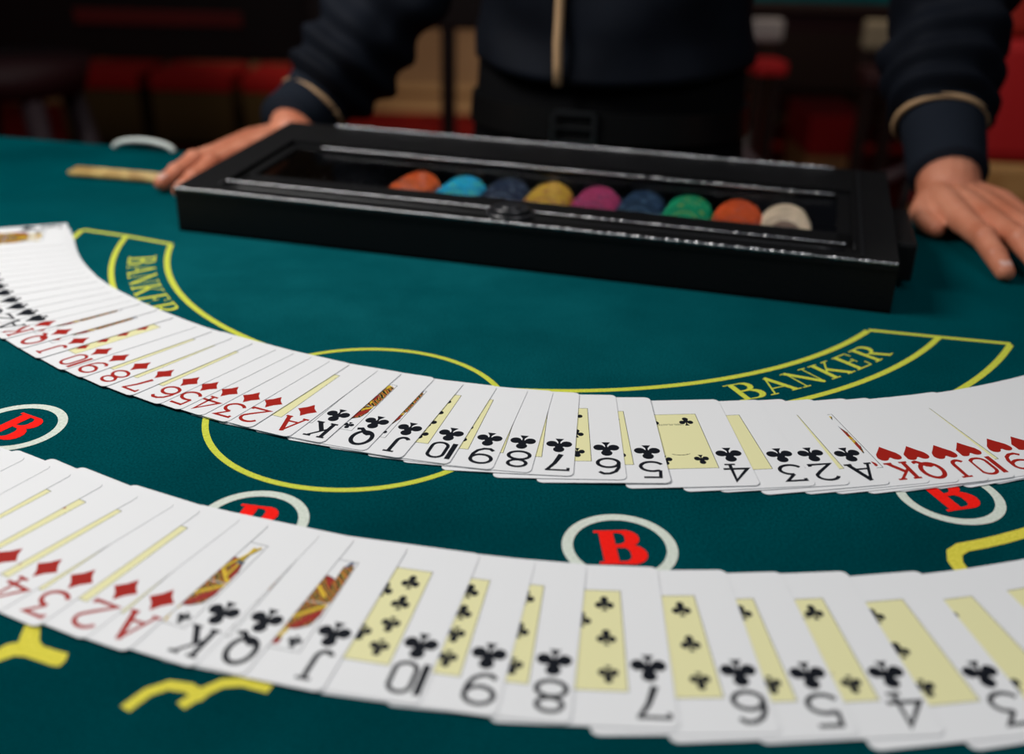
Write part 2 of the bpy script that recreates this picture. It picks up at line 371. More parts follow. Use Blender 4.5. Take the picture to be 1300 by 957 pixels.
def glyph(pr, r):
    w_ = 1.75; k = 2.1
    def rb(P, w0, closed=False): pr.ribbon([(5.25 + (x - 5.25) * 1.16, y) for x, y in P], [q * 1.3 for q in w0] if isinstance(w0, list) else w0 * 1.3, closed)
    if r == 'A': rb([(.6, 0), (5.4, 15.4)], 1.1); rb([(5.0, 15.4), (9.6, 0)], 1.9); rb([(2.2, 5), (8, 5)], 1.1); rb([(-.8, .5), (2.4, .5)], 1.1); rb([(7.8, .5), (11.2, .5)], 1.1)
    elif r == 'K': rb([(2.2, 0), (2.2, 15.4)], 1.8); rb([(9, 15), (2.4, 6.2)], 1.1); rb([(4.4, 9), (9.2, .3)], 1.9); [rb([(x - 1.8, y), (x + 1.8, y)], 1.1) for x, y in ((2.2, .5), (2.2, 14.9), (9, .5), (8.8, 14.9))]
    elif r == 'Q': rb(arc(5.2, 8.2, 4.3, 6.7, 0, 360, 30)[:-1], w_, True); rb([(2.6, 3.2), (4.2, 4.2), (5.6, 3.4), (7, 1.2), (8.6, -.6), (10.6, .3)], w_)
    elif r == 'J': rb([(6.4, 15)] + [(6.4, 4.6)] + arc(3.9, 4, 2.5, 3.6, 0, -150, 12), 1.6); rb([(4, 14.9), (8.8, 14.9)], 1.1)
    elif r == '10': rb([(.6, 0), (.6, 15.4)], k); rb([(3.2, 4)] + arc(6.6, 4, 3.4, 3.6, 180, 360, 10) + arc(6.6, 11.4, 3.4, 3.6, 0, 180, 10), 1.4, True)
    elif r in '96':
        q = lambda P: P if r == '9' else [(10.5 - x, 15.4 - y) for x, y in P]
        rb(q(arc(5.2, 10.8, 4.4, 4.1, 0, 360, 24)[:-1]), 1.45, True); rb(q([(9.6, 10.8), (9.3, 6.4), (8, 3), (5.6, 1), (3, .8), (1.2, 2.6)]), 1.45)
    elif r == '8': rb(arc(5.25, 4.3, 4.5, 3.8, 0, 360, 24)[:-1], 1.45, True); rb(arc(5.25, 11.8, 3.8, 3.2, 0, 360, 24)[:-1], 1.4, True)
    elif r == '7': rb([(.8, 12.4), (.8, 14.8), (9.6, 14.8), (9.6, 14.1)], 1.2); rb([(9.4, 14.6), (6.5, 8.5), (4.2, 0)], [1.3, 1.6, 2.1])
    elif r == '5': rb([(9, 14.8), (2.2, 14.8), (1.7, 8.4)], 1.3); rb([(1.8, 8.8)] + arc(4.9, 4.9, 4.6, 4.3, 118, -155, 20), 1.45)
    elif r == '4': rb([(7.2, 0), (7.2, 15.2), (.6, 4.6), (10.6, 4.6)], 1.35); rb([(5, .5), (9.4, .5)], 1.1)
    elif r == '3': rb([(1.2, 13), (1.2, 14.8), (9, 14.8), (4.6, 9)], 1.3); rb(arc(4.9, 4.9, 4.6, 4.2, 95, -155, 20), 1.45)
    elif r == '2': rb(arc(5.1, 11, 4.3, 3.9, 165, -20, 14) + [(7, 7), (1, .7), (9.8, .7), (9.8, 2.4)], 1.4)
def pip_shape(pr, s, cx, cy, w_, h, flip=False):
    sg = -1 if flip else 1
    P = lambda pts: [(cx + sg * x * w_ / 2, cy + sg * y * h / 2) for x, y in pts]
    if s == 'D':
        q = [(0, 1), (.38, .44), (.92, 0), (.38, -.44), (0, -1), (-.38, -.44), (-.92, 0), (-.38, .44)]; pr.fan(P(q))
    elif s == 'H':
        q = [(0, -1), (.45, -.42), (.82, .02)] + arc(.52, .5, .44, .46, -25, 165, 9) + arc(-.52, .5, .44, .46, 15, 205, 9) + [(-.82, .02), (-.45, -.42)]; pr.fan(P(q))
    elif s == 'S':
        q = [(0, 1), (.42, .48), (.85, .05)] + arc(.5, -.3, .45, .38, 30, -150, 9) + [(0, -.3)] + arc(-.5, -.3, .45, .38, -30, -210, 9) + [(-.85, .05), (-.42, .48)]; pr.fan(P(q))
        pr.poly(P([(.0, -.2), (.07, -.5), (.32, -1), (-.32, -1), (-.07, -.5)]))
    else:
        for ax, ay, rx, ry in ((0, .56, .43, .42), (.56, -.22, .43, .42), (-.56, -.22, .43, .42)): pr.fan(P(arc(ax, ay, rx, ry, 0, 360, 20)[:-1]))
        pr.poly(P([(-.24, .3), (.24, .3), (.5, -.05), (.3, -.3), (-.3, -.3), (-.5, -.05)])); pr.poly(P([(-.09, .3), (.09, .3), (.09, -.55), (.34, -1), (-.34, -1), (-.09, -.55)]))
IDX = {}; PIPM = {}; PAN = {}; PPS = {}
def ink(s): return rdi if s in 'DH' else blk
for s in SUITS:
    pr = Print(); pip_shape(pr, s, 0, 0, 13.0 if s != 'D' else 12.8, 13.6 if s != 'D' else 13.8); PIPM[s] = pr.mesh('suit_pip', [ink(s)])
    for r in RANKS:
        pr = Print(); glyph(pr, r); pr.v = [(x - .0053, y - .0077, z) for x, y, z in pr.v]; IDX[s, r] = pr.mesh('corner_index', [ink(s)])
def thin_frame(pr):
    pr.ribbon([(-PX, -PY), (PX, -PY), (PX, PY), (-PX, PY)], .28, True)
for court in (0, 1):
    pr = Print(); pr.cur = 0
    if not court: pr.poly([(-PX, -PY), (PX, -PY), (PX, PY), (-PX, PY)])
    pr.cur = 1; pr.z += .002; thin_frame(pr); PAN[court] = pr.mesh('centre_panel', [cream, blk])
POS = {'10': [(c, y) for c in (-9, 9) for y in (19.5, 6.5, -6.5, -19.5)] + [(0, 13), (0, -13)], '9': [(c, y) for c in (-9, 9) for y in (19.5, 6.5, -6.5, -19.5)] + [(0, 0)],
       '8': [(c, y) for c in (-9, 9) for y in (19.5, 0, -19.5)] + [(0, 9.75), (0, -9.75)], '7': [(c, y) for c in (-9, 9) for y in (19.5, 0, -19.5)] + [(0, 9.75)],
       '6': [(c, y) for c in (-9, 9) for y in (19.5, 0, -19.5)], '5': [(c, y) for c in (-9, 9) for y in (19.5, -19.5)] + [(0, 0)], '4': [(c, y) for c in (-9, 9) for y in (19.5, -19.5)],
       '3': [(0, 19.5), (0, 0), (0, -19.5)], '2': [(0, 19.5), (0, -19.5)], 'A': [(0, 0)]}
def court_figure(r):
    pr = Print()
    for sg in (1, -1):
        Q = lambda pts: [(sg * x, sg * y) for x, y in pts]
        def C(ci, pts): pr.cur = ci; pr.fan(Q(pts))
        def Rb(ci, pts, w_): pr.cur = ci; pr.ribbon(Q(pts), w_)
        # robe: ornament to the waistline, red and yellow bands across it
        C(0, [(-14.6, .2), (14.6, .2), (14.4, 7), (12.8, 13.5), (8.6, 16.2), (4, 17), (-4, 17), (-9, 16), (-13, 13), (-14.4, 6)])
        C(2, [(-14.2, 8), (-9, 15.6), (-4.6, 16.8), (-9.2, 8.5), (-14.2, 2.4)])
        C(2, [(14.2, 6), (13, 13), (9.2, 15.8), (6.2, 16.2), (9.8, 10), (13.2, 2)])
        Rb(1, [(-14.2, .8), (-4, 10.5), (0, 14.5), (3, 17)], 1.7); Rb(1, [(14.2, 1.0), (6, 9.6), (1.2, 15)], 1.7); Rb(4, [(-12.8, .3), (-3, 9.2), (1.5, 13.4)], .5); Rb(4, [(12.6, .3), (5, 8.2), (1, 12.2)], .5)
        C(3, [(-3, 1), (3, 1), (2.4, 6), (0, 8.4), (-2.4, 6)]); C(1, [(-1.6, 2), (1.6, 2), (1.2, 5), (0, 6.4), (-1.2, 5)])
        # head, hair, crown, held staff
        C(5, [(-3.6, 16.4), (3.6, 16.4), (4.2, 19.4), (3.4, 22.4), (-3.4, 22.4), (-4.2, 19.4)])
        Rb(1, [(-4.8, 15.8), (-5.4, 18), (-4.6, 20), (-5.0, 22.3)], 1.7); Rb(1, [(4.8, 15.8), (5.4, 18), (4.6, 20), (5.0, 22.3)], 1.7)
        Rb(4, [(-2.4, 20.2), (-.9, 20.3)], .4); Rb(4, [(.9, 20.3), (2.4, 20.2)], .4); Rb(4, [(0, 20), (.6, 18.6), (-.2, 18.5)], .3); Rb(2, [(-1.2, 17.5), (1.2, 17.5)], .5)
        if r == 'K':
            C(1, [(-5.6, 22.3), (5.6, 22.3), (6.6, 26.8), (3, 24.8), (0, 27), (-3, 24.8), (-6.6, 26.8)]); Rb(2, [(-5.2, 23.2), (5.2, 23.2)], .8)
            Rb(1, [(11.2, 3), (11.2, 24.6)], 1.1); Rb(4, [(12.0, 3), (12.0, 24.6)], .35); C(3, [(9.4, 13), (13.2, 13), (13, 15), (9.6, 15)])
        elif r == 'Q':
            C(2, [(-5.4, 22.2), (5.4, 22.2), (4.6, 25.6), (0, 26.8), (-4.6, 25.6)]); Rb(1, [(-5.4, 22.6), (5.4, 22.6)], 1.1); Rb(1, [(-4.2, 25.6), (0, 26.6), (4.2, 25.6)], .7)
            Rb(3, [(11.4, 12), (12, 18), (11.6, 22)], .6); C(1, [(9.9, 22), (13.6, 22), (13.4, 25.4), (11.8, 26.6), (10, 25.2)]); C(0, [(8.4, 14.6), (13.8, 12.4), (14.2, 17), (12.2, 22), (10.6, 22)])
        else:
            C(2, [(-6.2, 22), (6.2, 22), (6.8, 25), (2, 26.6), (-6, 25.4)]); Rb(4, [(-6.2, 22.2), (6.4, 22.2)], .7); Rb(1, [(12.6, 2), (12.6, 26)], .9); Rb(0, [(11.4, 6), (11.4, 24)], 1.2); C(3, [(11, 23), (14.4, 23.6), (14.2, 27), (12.6, 27.2)])
        if r != 'K': C(0, [(11.6, 1), (15.2, 1), (15.2, 24), (13.4, 25.6), (11.9, 22)])
        else: Rb(1, [(6.5, 8), (10, 17), (13.6, 25.6)], 1.3); Rb(4, [(7.6, 8), (11, 17), (14.2, 25)], .5)
        Rb(4, [(-14.6, 6), (-13, 13), (-9, 16), (-4, 17), (4, 17), (8.6, 16.2), (12.8, 13.5), (14.6, 7)], .35)
    return pr.mesh('court_figure', [orn, gld, crd, cbl, blk, skn_p])
COURT = {r: court_figure(r) for r in 'KQJ'}
SP = {}
for s in SUITS:
    for nm, (pw, ph) in dict(n=(7.4, 8.8), A=(14.4, 17.2), c=(5.6, 6.6)).items():
        pr = Print(); pip_shape(pr, s, 0, 0, pw, ph); SP[s, nm] = pr.mesh('panel_pip', [ink(s)])
pr = Print(); pr.ribbon(arc(0, -5.3, 9.5, 9.5, -62, -118, 14), [.5, .15, .45, .6, .2, .5, .55, .2, .6, .4, .5, .15, .5, .45, .5]); ARC_ME = pr.mesh('printed_arc', [blk])
txt = bpy.data.curves.new('tiny_text', 'FONT'); txt.body = '100% PLASTIC'; txt.size = .0024; txt.align_x = 'CENTER'
to = bpy.data.objects.new('tiny_text', txt); COL.objects.link(to); bpy.context.view_layer.update()
txt_me = bpy.data.meshes.new_from_object(to.evaluated_get(bpy.context.evaluated_depsgraph_get())); bpy.data.objects.remove(to); txt_me.materials.clear(); txt_me.materials.append(blk)

SN = dict(S='spades', D='diamonds', C='clubs', H='hearts'); RN = dict(K='king', Q='queen', J='jack', A='ace')
RN.update({str(i): n_ for i, n_ in zip(range(2, 11), 'two three four five six seven eight nine ten'.split())})
def deal(idx, x, y, th, tilt, fan):
    s, r = SUITS[idx // 13], RANKS[idx % 13]
    o = link('playing_card', card_me)
    o.rotation_euler = (0, -tilt, th * .01); o.location = M(x, y, .35 + 31.5 * tilt)
    zz = .00014 + .00001
    def kid(nm, me, px=0, py=0, rz=0, dz=0):
        c = link(nm, me, None, o); c.location = (px * .001, py * .001, zz + dz); c.rotation_euler = (0, 0, rz); return c
    kid('centre_panel', PAN[1 if r in 'KQJ' else 0])
    if r in 'KQJ': kid('court_figure', COURT[r], dz=.000012)
    if r in 'KQJ':
        kid('panel_pip', SP[s, 'c'], -11.4, 23, 0, .00009); kid('panel_pip', SP[s, 'c'], 11.4, -23, PI, .00009)
    else:
        for x_, y_ in POS[r]: kid('panel_pip', SP[s, 'A' if r == 'A' else 'n'], x_, y_, PI if y_ < 0 else 0, .000012)
    for sg, rz in ((1, 0), (-1, PI)):
        kid('corner_index', IDX[s, r], -23.6 * sg, 32.0 * sg, rz); kid('suit_pip', PIPM[s], -23.4 * sg, 15.6 * sg, rz)
    if s == 'C' and r == '4': kid('small_text', txt_me, 0, 17.2, PI, .00002); kid('printed_arc', ARC_ME, 0, 0, 0, .00002)
    return o, s, r
FAN_FAR = [(-393.6, 738.7, -121.5), (-385.8, 726.2, -120.3), (-379.1, 714.6, -118.5), (-372.9, 703.8, -116.3), (-367.1, 693.5, -113.7), (-361.3, 683.3, -110.6), (-355.1, 673.0, -107.0), (-348.2, 662.4, -103.1), (-340.2, 651.1, -98.7), (-330.9, 638.9, -93.9), (-322.8, 628.0, -89.6), (-313.1, 618.1, -85.1), (-304.0, 608.8, -81.2), (-296.1, 601.4, -78.0), (-281.7, 588.9, -74.1), (-267.1, 576.0, -71.5), (-248.1, 561.6, -70.0), (-235.9, 553.0, -66.2), (-220.6, 542.4, -63.3), (-205.4, 532.7, -58.4), (-189.0, 523.6, -55.6), (-177.1, 518.0, -54.2), (-165.2, 512.1, -51.5), (-152.8, 505.4, -47.6), (-140.4, 500.1, -45.4), (-121.8, 491.1, -40.6), (-106.6, 485.4, -35.5), (-86.3, 478.2, -32.0), (-69.1, 471.7, -30.0), (-48.7, 466.3, -24.8), (-30.0, 461.3, -20.2), (-14.2, 458.2, -15.2), (2.7, 454.4, -8.6), (25.0, 450.6, -2.4), (44.6, 447.9, 0.1), (84.1, 446.1, 5.3), (108.8, 445.7, 9.7), (124.2, 446.5, 12.5), (142.1, 446.3, 16.3), (161.3, 448.0, 17.7), (175.3, 449.1, 19.0), (189.7, 450.4, 20.9), (202.8, 453.1, 23.3), (220.0, 457.2, 26.7), (233.4, 459.4, 29.3), (247.2, 463.7, 32.1), (260.9, 468.5, 34.9), (274.4, 473.6, 37.7), (287.8, 479.2, 40.5), (301.1, 485.1, 43.3), (314.2, 491.3, 46.1), (327.1, 498.0, 48.9)]
FAN_NEAR = [(15, -309.2, 408.2, -56.4), (16, -293.8, 398.8, -53.2), (17, -278.1, 389.9, -50.0), (18, -262.2, 381.6, -46.8), (19, -250.1, 375.7, -48.1), (20, -232.9, 368.8, -50.9), (21, -214.5, 361.5, -54.1), (22, -196.0, 354.5, -51.7), (23, -181.4, 347.0, -44.6), (24, -162.2, 340.9, -43.4), (25, -147.6, 334.5, -38.1), (26, -123.4, 326.9, -34.8), (27, -107.1, 322.6, -30.8), (28, -82.0, 314.7, -24.2), (29, -50.4, 308.8, -20.2), (30, -26.2, 303.7, -16.3), (31, -3.6, 300.3, -11.9), (32, 28.5, 296.7, -3.8), (33, 59.2, 293.9, 3.0), (34, 83.2, 292.5, 6.6), (35, 111.3, 293.5, 8.6), (36, 144.7, 293.4, 14.5), (37, 174.8, 295.8, 19.9), (38, 204.0, 302.5, 25.4), (39, 232.8, 310.8, 30.9), (40, 261.1, 320.7, 36.4), (41, 288.9, 332.1, 41.9)]
for i, (x, y, th) in enumerate(FAN_FAR):
    o, s, r = deal(i, x, y, th, .024, 1)
    col = 'red' if s in 'DH' else 'black'
    if i == 0: tag(o, 'king of spades with its whole face showing, topmost card of the far fan', 'card', 'cards of the far fan')
    elif i < 8: tag(o, 'spade card stacked closely under the king of spades, only a white sliver showing', 'card', 'spade cards at the far left end')
    elif i > 44: tag(o, 'heart card past the eight of hearts at the right end of the far fan', 'card', 'heart cards at the far right end')
    else: tag(o, f'{RN[r]} of {SN[s]} with {col} corner index, in the far fan below the chip tray', 'card', 'cards of the far fan')
for i, x, y, th in FAN_NEAR:
    o, s, r = deal(i, x, y, th, .014, 2)
    col = 'red' if s in 'DH' else 'black'
    if i < 18: tag(o, f'diamond card before the eight of diamonds at the left end of the near fan', 'card', 'diamond cards at the near left end')
    elif i > 38: tag(o, 'heart card past the ace of clubs at the right end of the near fan', 'card', 'heart cards at the near right end')
    else: tag(o, f'{RN[r]} of {SN[s]} with {col} corner index, in the near fan closest to the viewer', 'card', 'cards of the near fan')

# ------------------------------------------------------------------ chip tray
RZ = math.radians(-15.33)
tray = tag(empty('chip_tray', M(-268.97, 771.96, 0), RZ), 'long black leatherette chip tray with clear lid standing on the felt before the dealer', 'chip tray')
tl = lambda u, n_, z: Vector((u * .001, n_ * .001, z * .001))
LT, DT = 542.0, 196.0
def zt(n_): return 36 + 14 * n_ / DT
def prism(bm, prof, u0, u1):               # profile of (n, z) swept along u
    a = [bm.verts.new(tl(u0, n_, z)) for n_, z in prof]; b_ = [bm.verts.new(tl(u1, n_, z)) for n_, z in prof]; nn = len(prof)
    for i in range(nn): bm.faces.new((a[i], a[(i + 1) % nn], b_[(i + 1) % nn], b_[i]))
    bm.faces.new(a[::-1]); bm.faces.new(b_)
def bevd(bm, off):
    bmesh.ops.bevel(bm, geom=bm.edges[:], offset=off, segments=2, profile=.6, affect='EDGES')
bm = bmesh.new()
box(bm, 0, LT * .001, 0, DT * .001, .0003, .003)
prism(bm, [(0, .5), (6, .5), (6, zt(6) - 5), (0, zt(0) - 5)], 0, LT); prism(bm, [(DT - 6, .5), (DT, .5), (DT, zt(DT) - 5), (DT - 6, zt(DT - 6) - 5)], 0, LT)
for u0 in (0, LT - 6): prism(bm, [(6, .5), (DT - 6, .5), (DT - 6, zt(DT - 6) - 5), (6, zt(6) - 5)], u0, u0 + 6)
bm_obj('tray_body', bm, lea, tray)
bm = bmesh.new()                            # ribbed floor between the chip columns
for k in range(14): box(bm, (20 + 38.3 * k) * .001, (22 + 38.3 * k) * .001, .012, .186, .003, .016)
bm_obj('column_divider', bm, inner, tray)['kind'] = 'stuff'
U0, U1, N0, N1 = 44, 500, 31, 127; NW = 53
bm = bmesh.new()
for u0, u1, a, b_ in ((0, LT, -1.5, 12), (0, LT, N1 + 14, DT + 1), (0, U0 - 14, 12, N1 + 14), (U1 + 14, LT, 12, N1 + 14)):
    prism(bm, [(a, zt(a) - 5), (b_, zt(b_) - 5), (b_, zt(b_)), (a, zt(a))], u0, u1)
for u0, u1, a, b_, d in ((U0 - 14, U1 + 14, 12, NW, 2.5), (U0 - 14, U1 + 14, N1 + 4, N1 + 14, 3), (U0 - 14, U0 - 3, 26, N1 + 4, 2.5), (U1 + 3, U1 + 14, 26, N1 + 4, 2.5)):
    prism(bm, [(a, zt(a) - 5 - d), (b_, zt(b_) - 5 - d), (b_, zt(b_) - d), (a, zt(a) - d)], u0, u1)
frame = bm_obj('lid_frame', bm, lea, tray)
bm = bmesh.new(); prism(bm, [(NW - 1, zt(NW) - 4.6), (N1 + 5, zt(N1 + 5) - 5.4), (N1 + 5, zt(N1 + 5) - 3.9), (NW - 1, zt(NW) - 3.1)], U0 - 4, U1 + 4)
bm_obj('lid_window', bm, glass, tray)
def bead(name, pts, r, wob=.32, m=None, pitch=.0034):
    bm = bmesh.new(); P = []; rad = []; rnd = random.Random(len(pts) + int(r * 1e6)); acc = 0.0; amp = 1.0; ph = 0
    a, b_ = Vector(pts[0]), Vector(pts[-1]); n_ = int((b_ - a).length / (.0006 if wob else .02))
    for i in range(n_ + 1):
        P.append(a.lerp(b_, i / n_)); ph += .0006 / pitch
        if ph >= 1: ph -= 1; amp = rnd.choice((.62, .75, .9, 1.0, 1.25))
        rad.append(r * (amp * (1 - wob + wob * math.sin(PI * ph)) if wob else 1))
    tube(bm, P, rad, 8); return bm_obj(name, bm, m or pip_m, tray, True)
bead('front_piping', [tl(1, -1, zt(0) - .5), tl(LT - 1, -1, zt(0) - .5)], .0016)
bead('front_inner_piping', [tl(U0 - 12, N0 - 6, zt(N0) - .5), tl(U1 + 8, N0 - 6, zt(N0) - .5)], .0014)
bead('front_inner_piping', [tl(U0 - 12, 12.5, zt(12) + .1), tl(U1 + 8, 12.5, zt(12) + .1)], .0011, 0, blkp)
bead('back_inner_piping', [tl(U0 + 22, N1 + 3, zt(N1) - .5), tl(U1, N1 + 3, zt(N1) - .5)], .0014)
bead('back_piping', [tl(U0 + 6, DT - 2, zt(DT) + .2), tl(U1, DT - 2, zt(DT) + .2)], .0019)
bead('side_piping', [tl(U0 - 13, 14, zt(14)), tl(U0 - 13, N1 + 14, zt(N1 + 14))], .0011, 0, lea)
bead('side_piping', [tl(U1 + 14, 14, zt(14)), tl(U1 + 14, N1 + 60, zt(N1 + 60))], .0011, 0, lea)
bm = bmesh.new()                            # raised thumb latch at the middle of the front
for rr_, z0, z1 in ((18.5, -2, 2.6), (14.5, 2.0, 6.0), (8, 5.4, 6.9)):
    rings = [[tl(271 + q * math.cos(2 * PI * k / 40), 16 + q * .9 * math.sin(2 * PI * k / 40), zt(16) + z) for k in range(40)] for q, z in ((rr_, z0), (rr_, z1 - .8), (rr_ - 1, z1), (rr_ - 3, z1 - .3))]
    loft(bm, rings)
for v in list(bm.verts):
    pass
bm_obj('thumb_latch', bm, mat('glossy_black_latch', (.02, .02, .022), .22, .8), tray, True)
bm = bmesh.new(); box(bm, (LT + .3) * .001, (LT + 16) * .001, .052, .146, .006, .035, .003); bm_obj('end_handle', bm, lea, tray)
bm = bmesh.new(); box(bm, (LT - 24) * .001, (LT - 22) * .001, .004, .190, .0, .001)
for v in bm.verts: v.co.z += zt(v.co.y * 1000) * .001
bm_obj('lid_seam', bm, blkp, tray)

# ------------------------------------------------------------------ chips leaning in the tray
def make_chip(cname, c1, c2):
    m1 = vary(mat(cname, c1, .6, .12), c1, tuple(q * .7 for q in c1), 90); m2 = mat(cname + '_edge', c2, .45, .4)
    bm = bmesh.new(); R_, h_ = .0195, .00165
    rings = [[Vector((q * math.cos(2 * PI * k / 36), q * math.sin(2 * PI * k / 36), z)) for k in range(36)] for q, z in ((R_ - .0006, -h_), (R_, -h_ + .0005), (R_, h_ - .0005), (R_ - .0006, h_))]
    loft(bm, rings); bmesh.ops.recalc_face_normals(bm, faces=bm.faces); me = bpy.data.meshes.new('casino_chip'); bm.to_mesh(me); bm.free(); me.materials.append(m1)
    pr = Print()
    for k in range(6):
        a = k * 60; pr.poly([(q * math.cos(math.radians(b_)), q * math.sin(math.radians(b_))) for q, b_ in ((18.8, a - 7), (18.8, a + 7), (16.4, a + 7), (16.4, a - 7))])
    sp = pr.mesh('edge_spots', [m2])
    pr = Print()
    if cname.endswith('white'): pr.fan(arc(0, 0, 12.4, 12.4, 0, 360, 40)[:-1])
    else: pr.ribbon(arc(0, 0, 11.5, 11.5, 0, 360, 40)[:-1], 1.4, True)
    rg = pr.mesh('inlay_ring', [m2])
    return me, sp, rg
COLS = [(163, 'orange', (.62, .10, .015), (.35, .05, .01)), (204, 'bright cyan', (.0, .32, .55), (.0, .36, .22)), (241, 'midnight blue', (.008, .02, .05), (.02, .05, .09)), (278, 'golden yellow', (.50, .30, .03), (.30, .10, .03)),
        (317, 'magenta pink', (.36, .035, .12), (.16, .02, .08)), (354, 'navy blue', (.008, .03, .07), (.02, .07, .12)), (391, 'green', (.0, .26, .12), (.12, .22, .03)), (430, 'vermilion', (.62, .085, .015), (.36, .05, .02)), (467, 'cream white', (.72, .58, .42), (.20, .13, .095))]
lean = math.radians(50)
for ci, (u, cn, c1, c2) in enumerate(COLS):
    me, sp, rg = make_chip('chip_' + cn.replace(' ', '_'), c1, c2)
    n0 = 88 - (6 if ci in (0, 1) else 0)
    for k in range(7):
        o = link('casino_chip', me); R_ = Matrix.Rotation(RZ, 3, 'Z') @ Matrix.Rotation(lean, 3, 'X') @ Matrix.Rotation(random.random() * 6, 3, 'Z')
        o.rotation_euler = R_.to_euler(); o.location = tray.matrix_basis @ Vector((0, 0, 0))
        loc = Vector((u + random.uniform(-.6, .6), n0 + k * 4.5, 18.4 if k else 18.9)) * .001
        o.location = M(-268.97, 771.96, 0) + Matrix.Rotation(RZ, 3, 'Z') @ loc
        for nm, q, dz in (('edge_spots', sp, .00168), ('inlay_ring', rg, .00169))[1 if 'white' in cn else 0:]:
            c = link(nm, q, None, o); c.location = (0, 0, dz)
        if k == 0: tag(o, f'{cn} casino chip at the front of its column under the clear lid', 'chip', 'front chips in the tray')
        else: tag(o, f'{cn} casino chip leaning behind the front {cn} chip in the tray', 'chip', f'{cn} chips behind the front one')

# ------------------------------------------------------------------ sticks and bracket at the left
for k, (dy, nm, lb) in enumerate(((0, 'far', 'slim golden wooden stick lying on the felt by the fingertips, farther of the pair'), (-13, 'near', 'slim golden wooden stick lying on the felt by the fingertips, nearer of the pair'))):
    bm = bmesh.new(); a, b_ = M(-424, 944 + dy, 3.4), M(-262, 909 + dy, 3.4); d = (b_ - a).normalized()
    tube(bm, [a, a + d * .004, b_ - d * .004, b_], [.0014, .0036, .0036, .0014], 10); o = bm_obj('wooden_stick', bm, wood_s, None, True)
    tag(o, lb, 'stick', 'pair of sticks at the dealer\'s fingertips')
bm = bmesh.new(); pts = [M(-388 + 33 * math.cos(a), 1035 - .2 * 33 * math.cos(a), 2.0 + 9.5 * math.sin(a)) for a in [PI * i / 20 for i in range(21)]]
tube(bm, pts, .0032, 10); tag(bm_obj('arched_handle', bm, whp, None, True), 'low white arched handle at the far left edge of the felt', 'handle')

# ------------------------------------------------------------------ the dealer
def remesh(bm, voxel, smooth_it=4):
    me = bpy.data.meshes.new('tmp'); bmesh.ops.recalc_face_normals(bm, faces=bm.faces); bm.to_mesh(me); bm.free(); o = bpy.data.objects.new('tmp', me); COL.objects.link(o)
    r = o.modifiers.new('r', 'REMESH'); r.mode = 'VOXEL'; r.voxel_size = voxel
    sm = o.modifiers.new('s', 'SMOOTH'); sm.iterations = smooth_it; sm.factor = .5
    bpy.context.view_layer.update(); out = bpy.data.meshes.new_from_object(o.evaluated_get(bpy.context.evaluated_depsgraph_get())); bpy.data.objects.remove(o); return out
def ball(bm, p, r, sc=(1, 1, 1), rot=None):
    mtx = Matrix.Translation(p) @ (rot.to_4x4() if rot else Matrix.Identity(4)) @ Matrix.Diagonal((*sc, 1))
    bmesh.ops.create_icosphere(bm, subdivisions=3, radius=r, matrix=mtx)
def limb(bm, pts, rads, seg=16, flat=1.0):
    P = [Vector(p) for p in pts]
    for i in range(len(P) - 1):
        a, b_ = P[i], P[i + 1]; tube(bm, [a, b_], [rads[i], rads[i + 1]], seg, flat)
    for p, r in zip(P, rads): ball(bm, p, r)

# hand in its own frame: wrist at 0, fingers along +Y, thumb on the -X side, back of hand +Z (mm)
def hand_parts(bm, place, thumb_tip, spread=1.0, curl=1.0):
    q = lambda x, y, z: place(Vector((x, y, z)) * .001)
    heads = [(-29, 93, 19), (-9, 97, 21), (11, 94, 20), (30, 85, 16)]
    dirs = [(-7, 1), (-1.5, 1), (5, 1), (12, 1)]
    lens = [(40, 25, 20), (44, 28, 21), (40, 26, 20), (31, 20, 18)]
    rad = [(10.6, 9.4, 8.4, 7.2), (10.8, 9.5, 8.5, 7.3), (10.4, 9.2, 8.2, 7.0), (9.4, 8.2, 7.4, 6.4)]
    nails = []
    for (hx, hy, hz), (da, _), L_, rr_ in zip(heads, dirs, lens, rad):
        a = math.radians(da * spread); dx, dy = math.sin(a), math.cos(a)
        p = [Vector((hx, hy, hz))]; zs = [hz, hz * .80 + 3.5, hz * .45 + 4.2, 7.6]
        for k, Lk in enumerate(L_):
            dz = zs[k + 1] - zs[k]; h_ = math.sqrt(max(Lk * Lk - dz * dz, 1)); p.append(Vector((p[-1].x + dx * h_, p[-1].y + dy * h_, zs[k + 1])))
        pts = [q(*v) for v in p]
        limb(bm, pts, [r * .001 for r in rr_], 14)
        for kk in (1, 2): ball(bm, q(p[kk].x, p[kk].y, p[kk].z + 1.0), rr_[kk] * .001 * 1.04)
        # metacarpal ridge from the wrist, thin tendon on top
        limb(bm, [q(hx * .45, 6, 20), q(hx * .8, 50, 22), pts[0]], [.0135, .0125, rr_[0] * .001 * 1.06], 14)
        t_ = p[-1]; d_ = (p[-1] - p[-2]).normalized(); nails.append((q(t_.x - d_.x * 1.5, t_.y - d_.y * 1.5, t_.z - d_.z * 1.5 + 6.2), place(p[-1]* .001) - place(p[-2] * .001)))
    # palm body
    for x, y, z, r, s in ((-14, 50, 17, 22, (1.15, 1.7, .62)), (12, 48, 16, 22, (1.15, 1.7, .58)), (0, 14, 18, 22, (1.15, 1.1, .75)), (22, 30, 14, 15, (.9, 1.9, .8)), (-24, 36, 13, 15, (1, 1.7, .85))):
        mtx = bmesh.ops.create_icosphere(bm, subdivisions=3, radius=1)['verts']
        for v in mtx: v.co = q(x + v.co.x * r * s[0], y + v.co.y * r * s[1], z + v.co.z * r * s[2])
    tt = [Vector(v) for v in thumb_tip]
    limb(bm, [q(*v) for v in tt], [.0135, .0112, .0092, .0078], 14)
    return nails
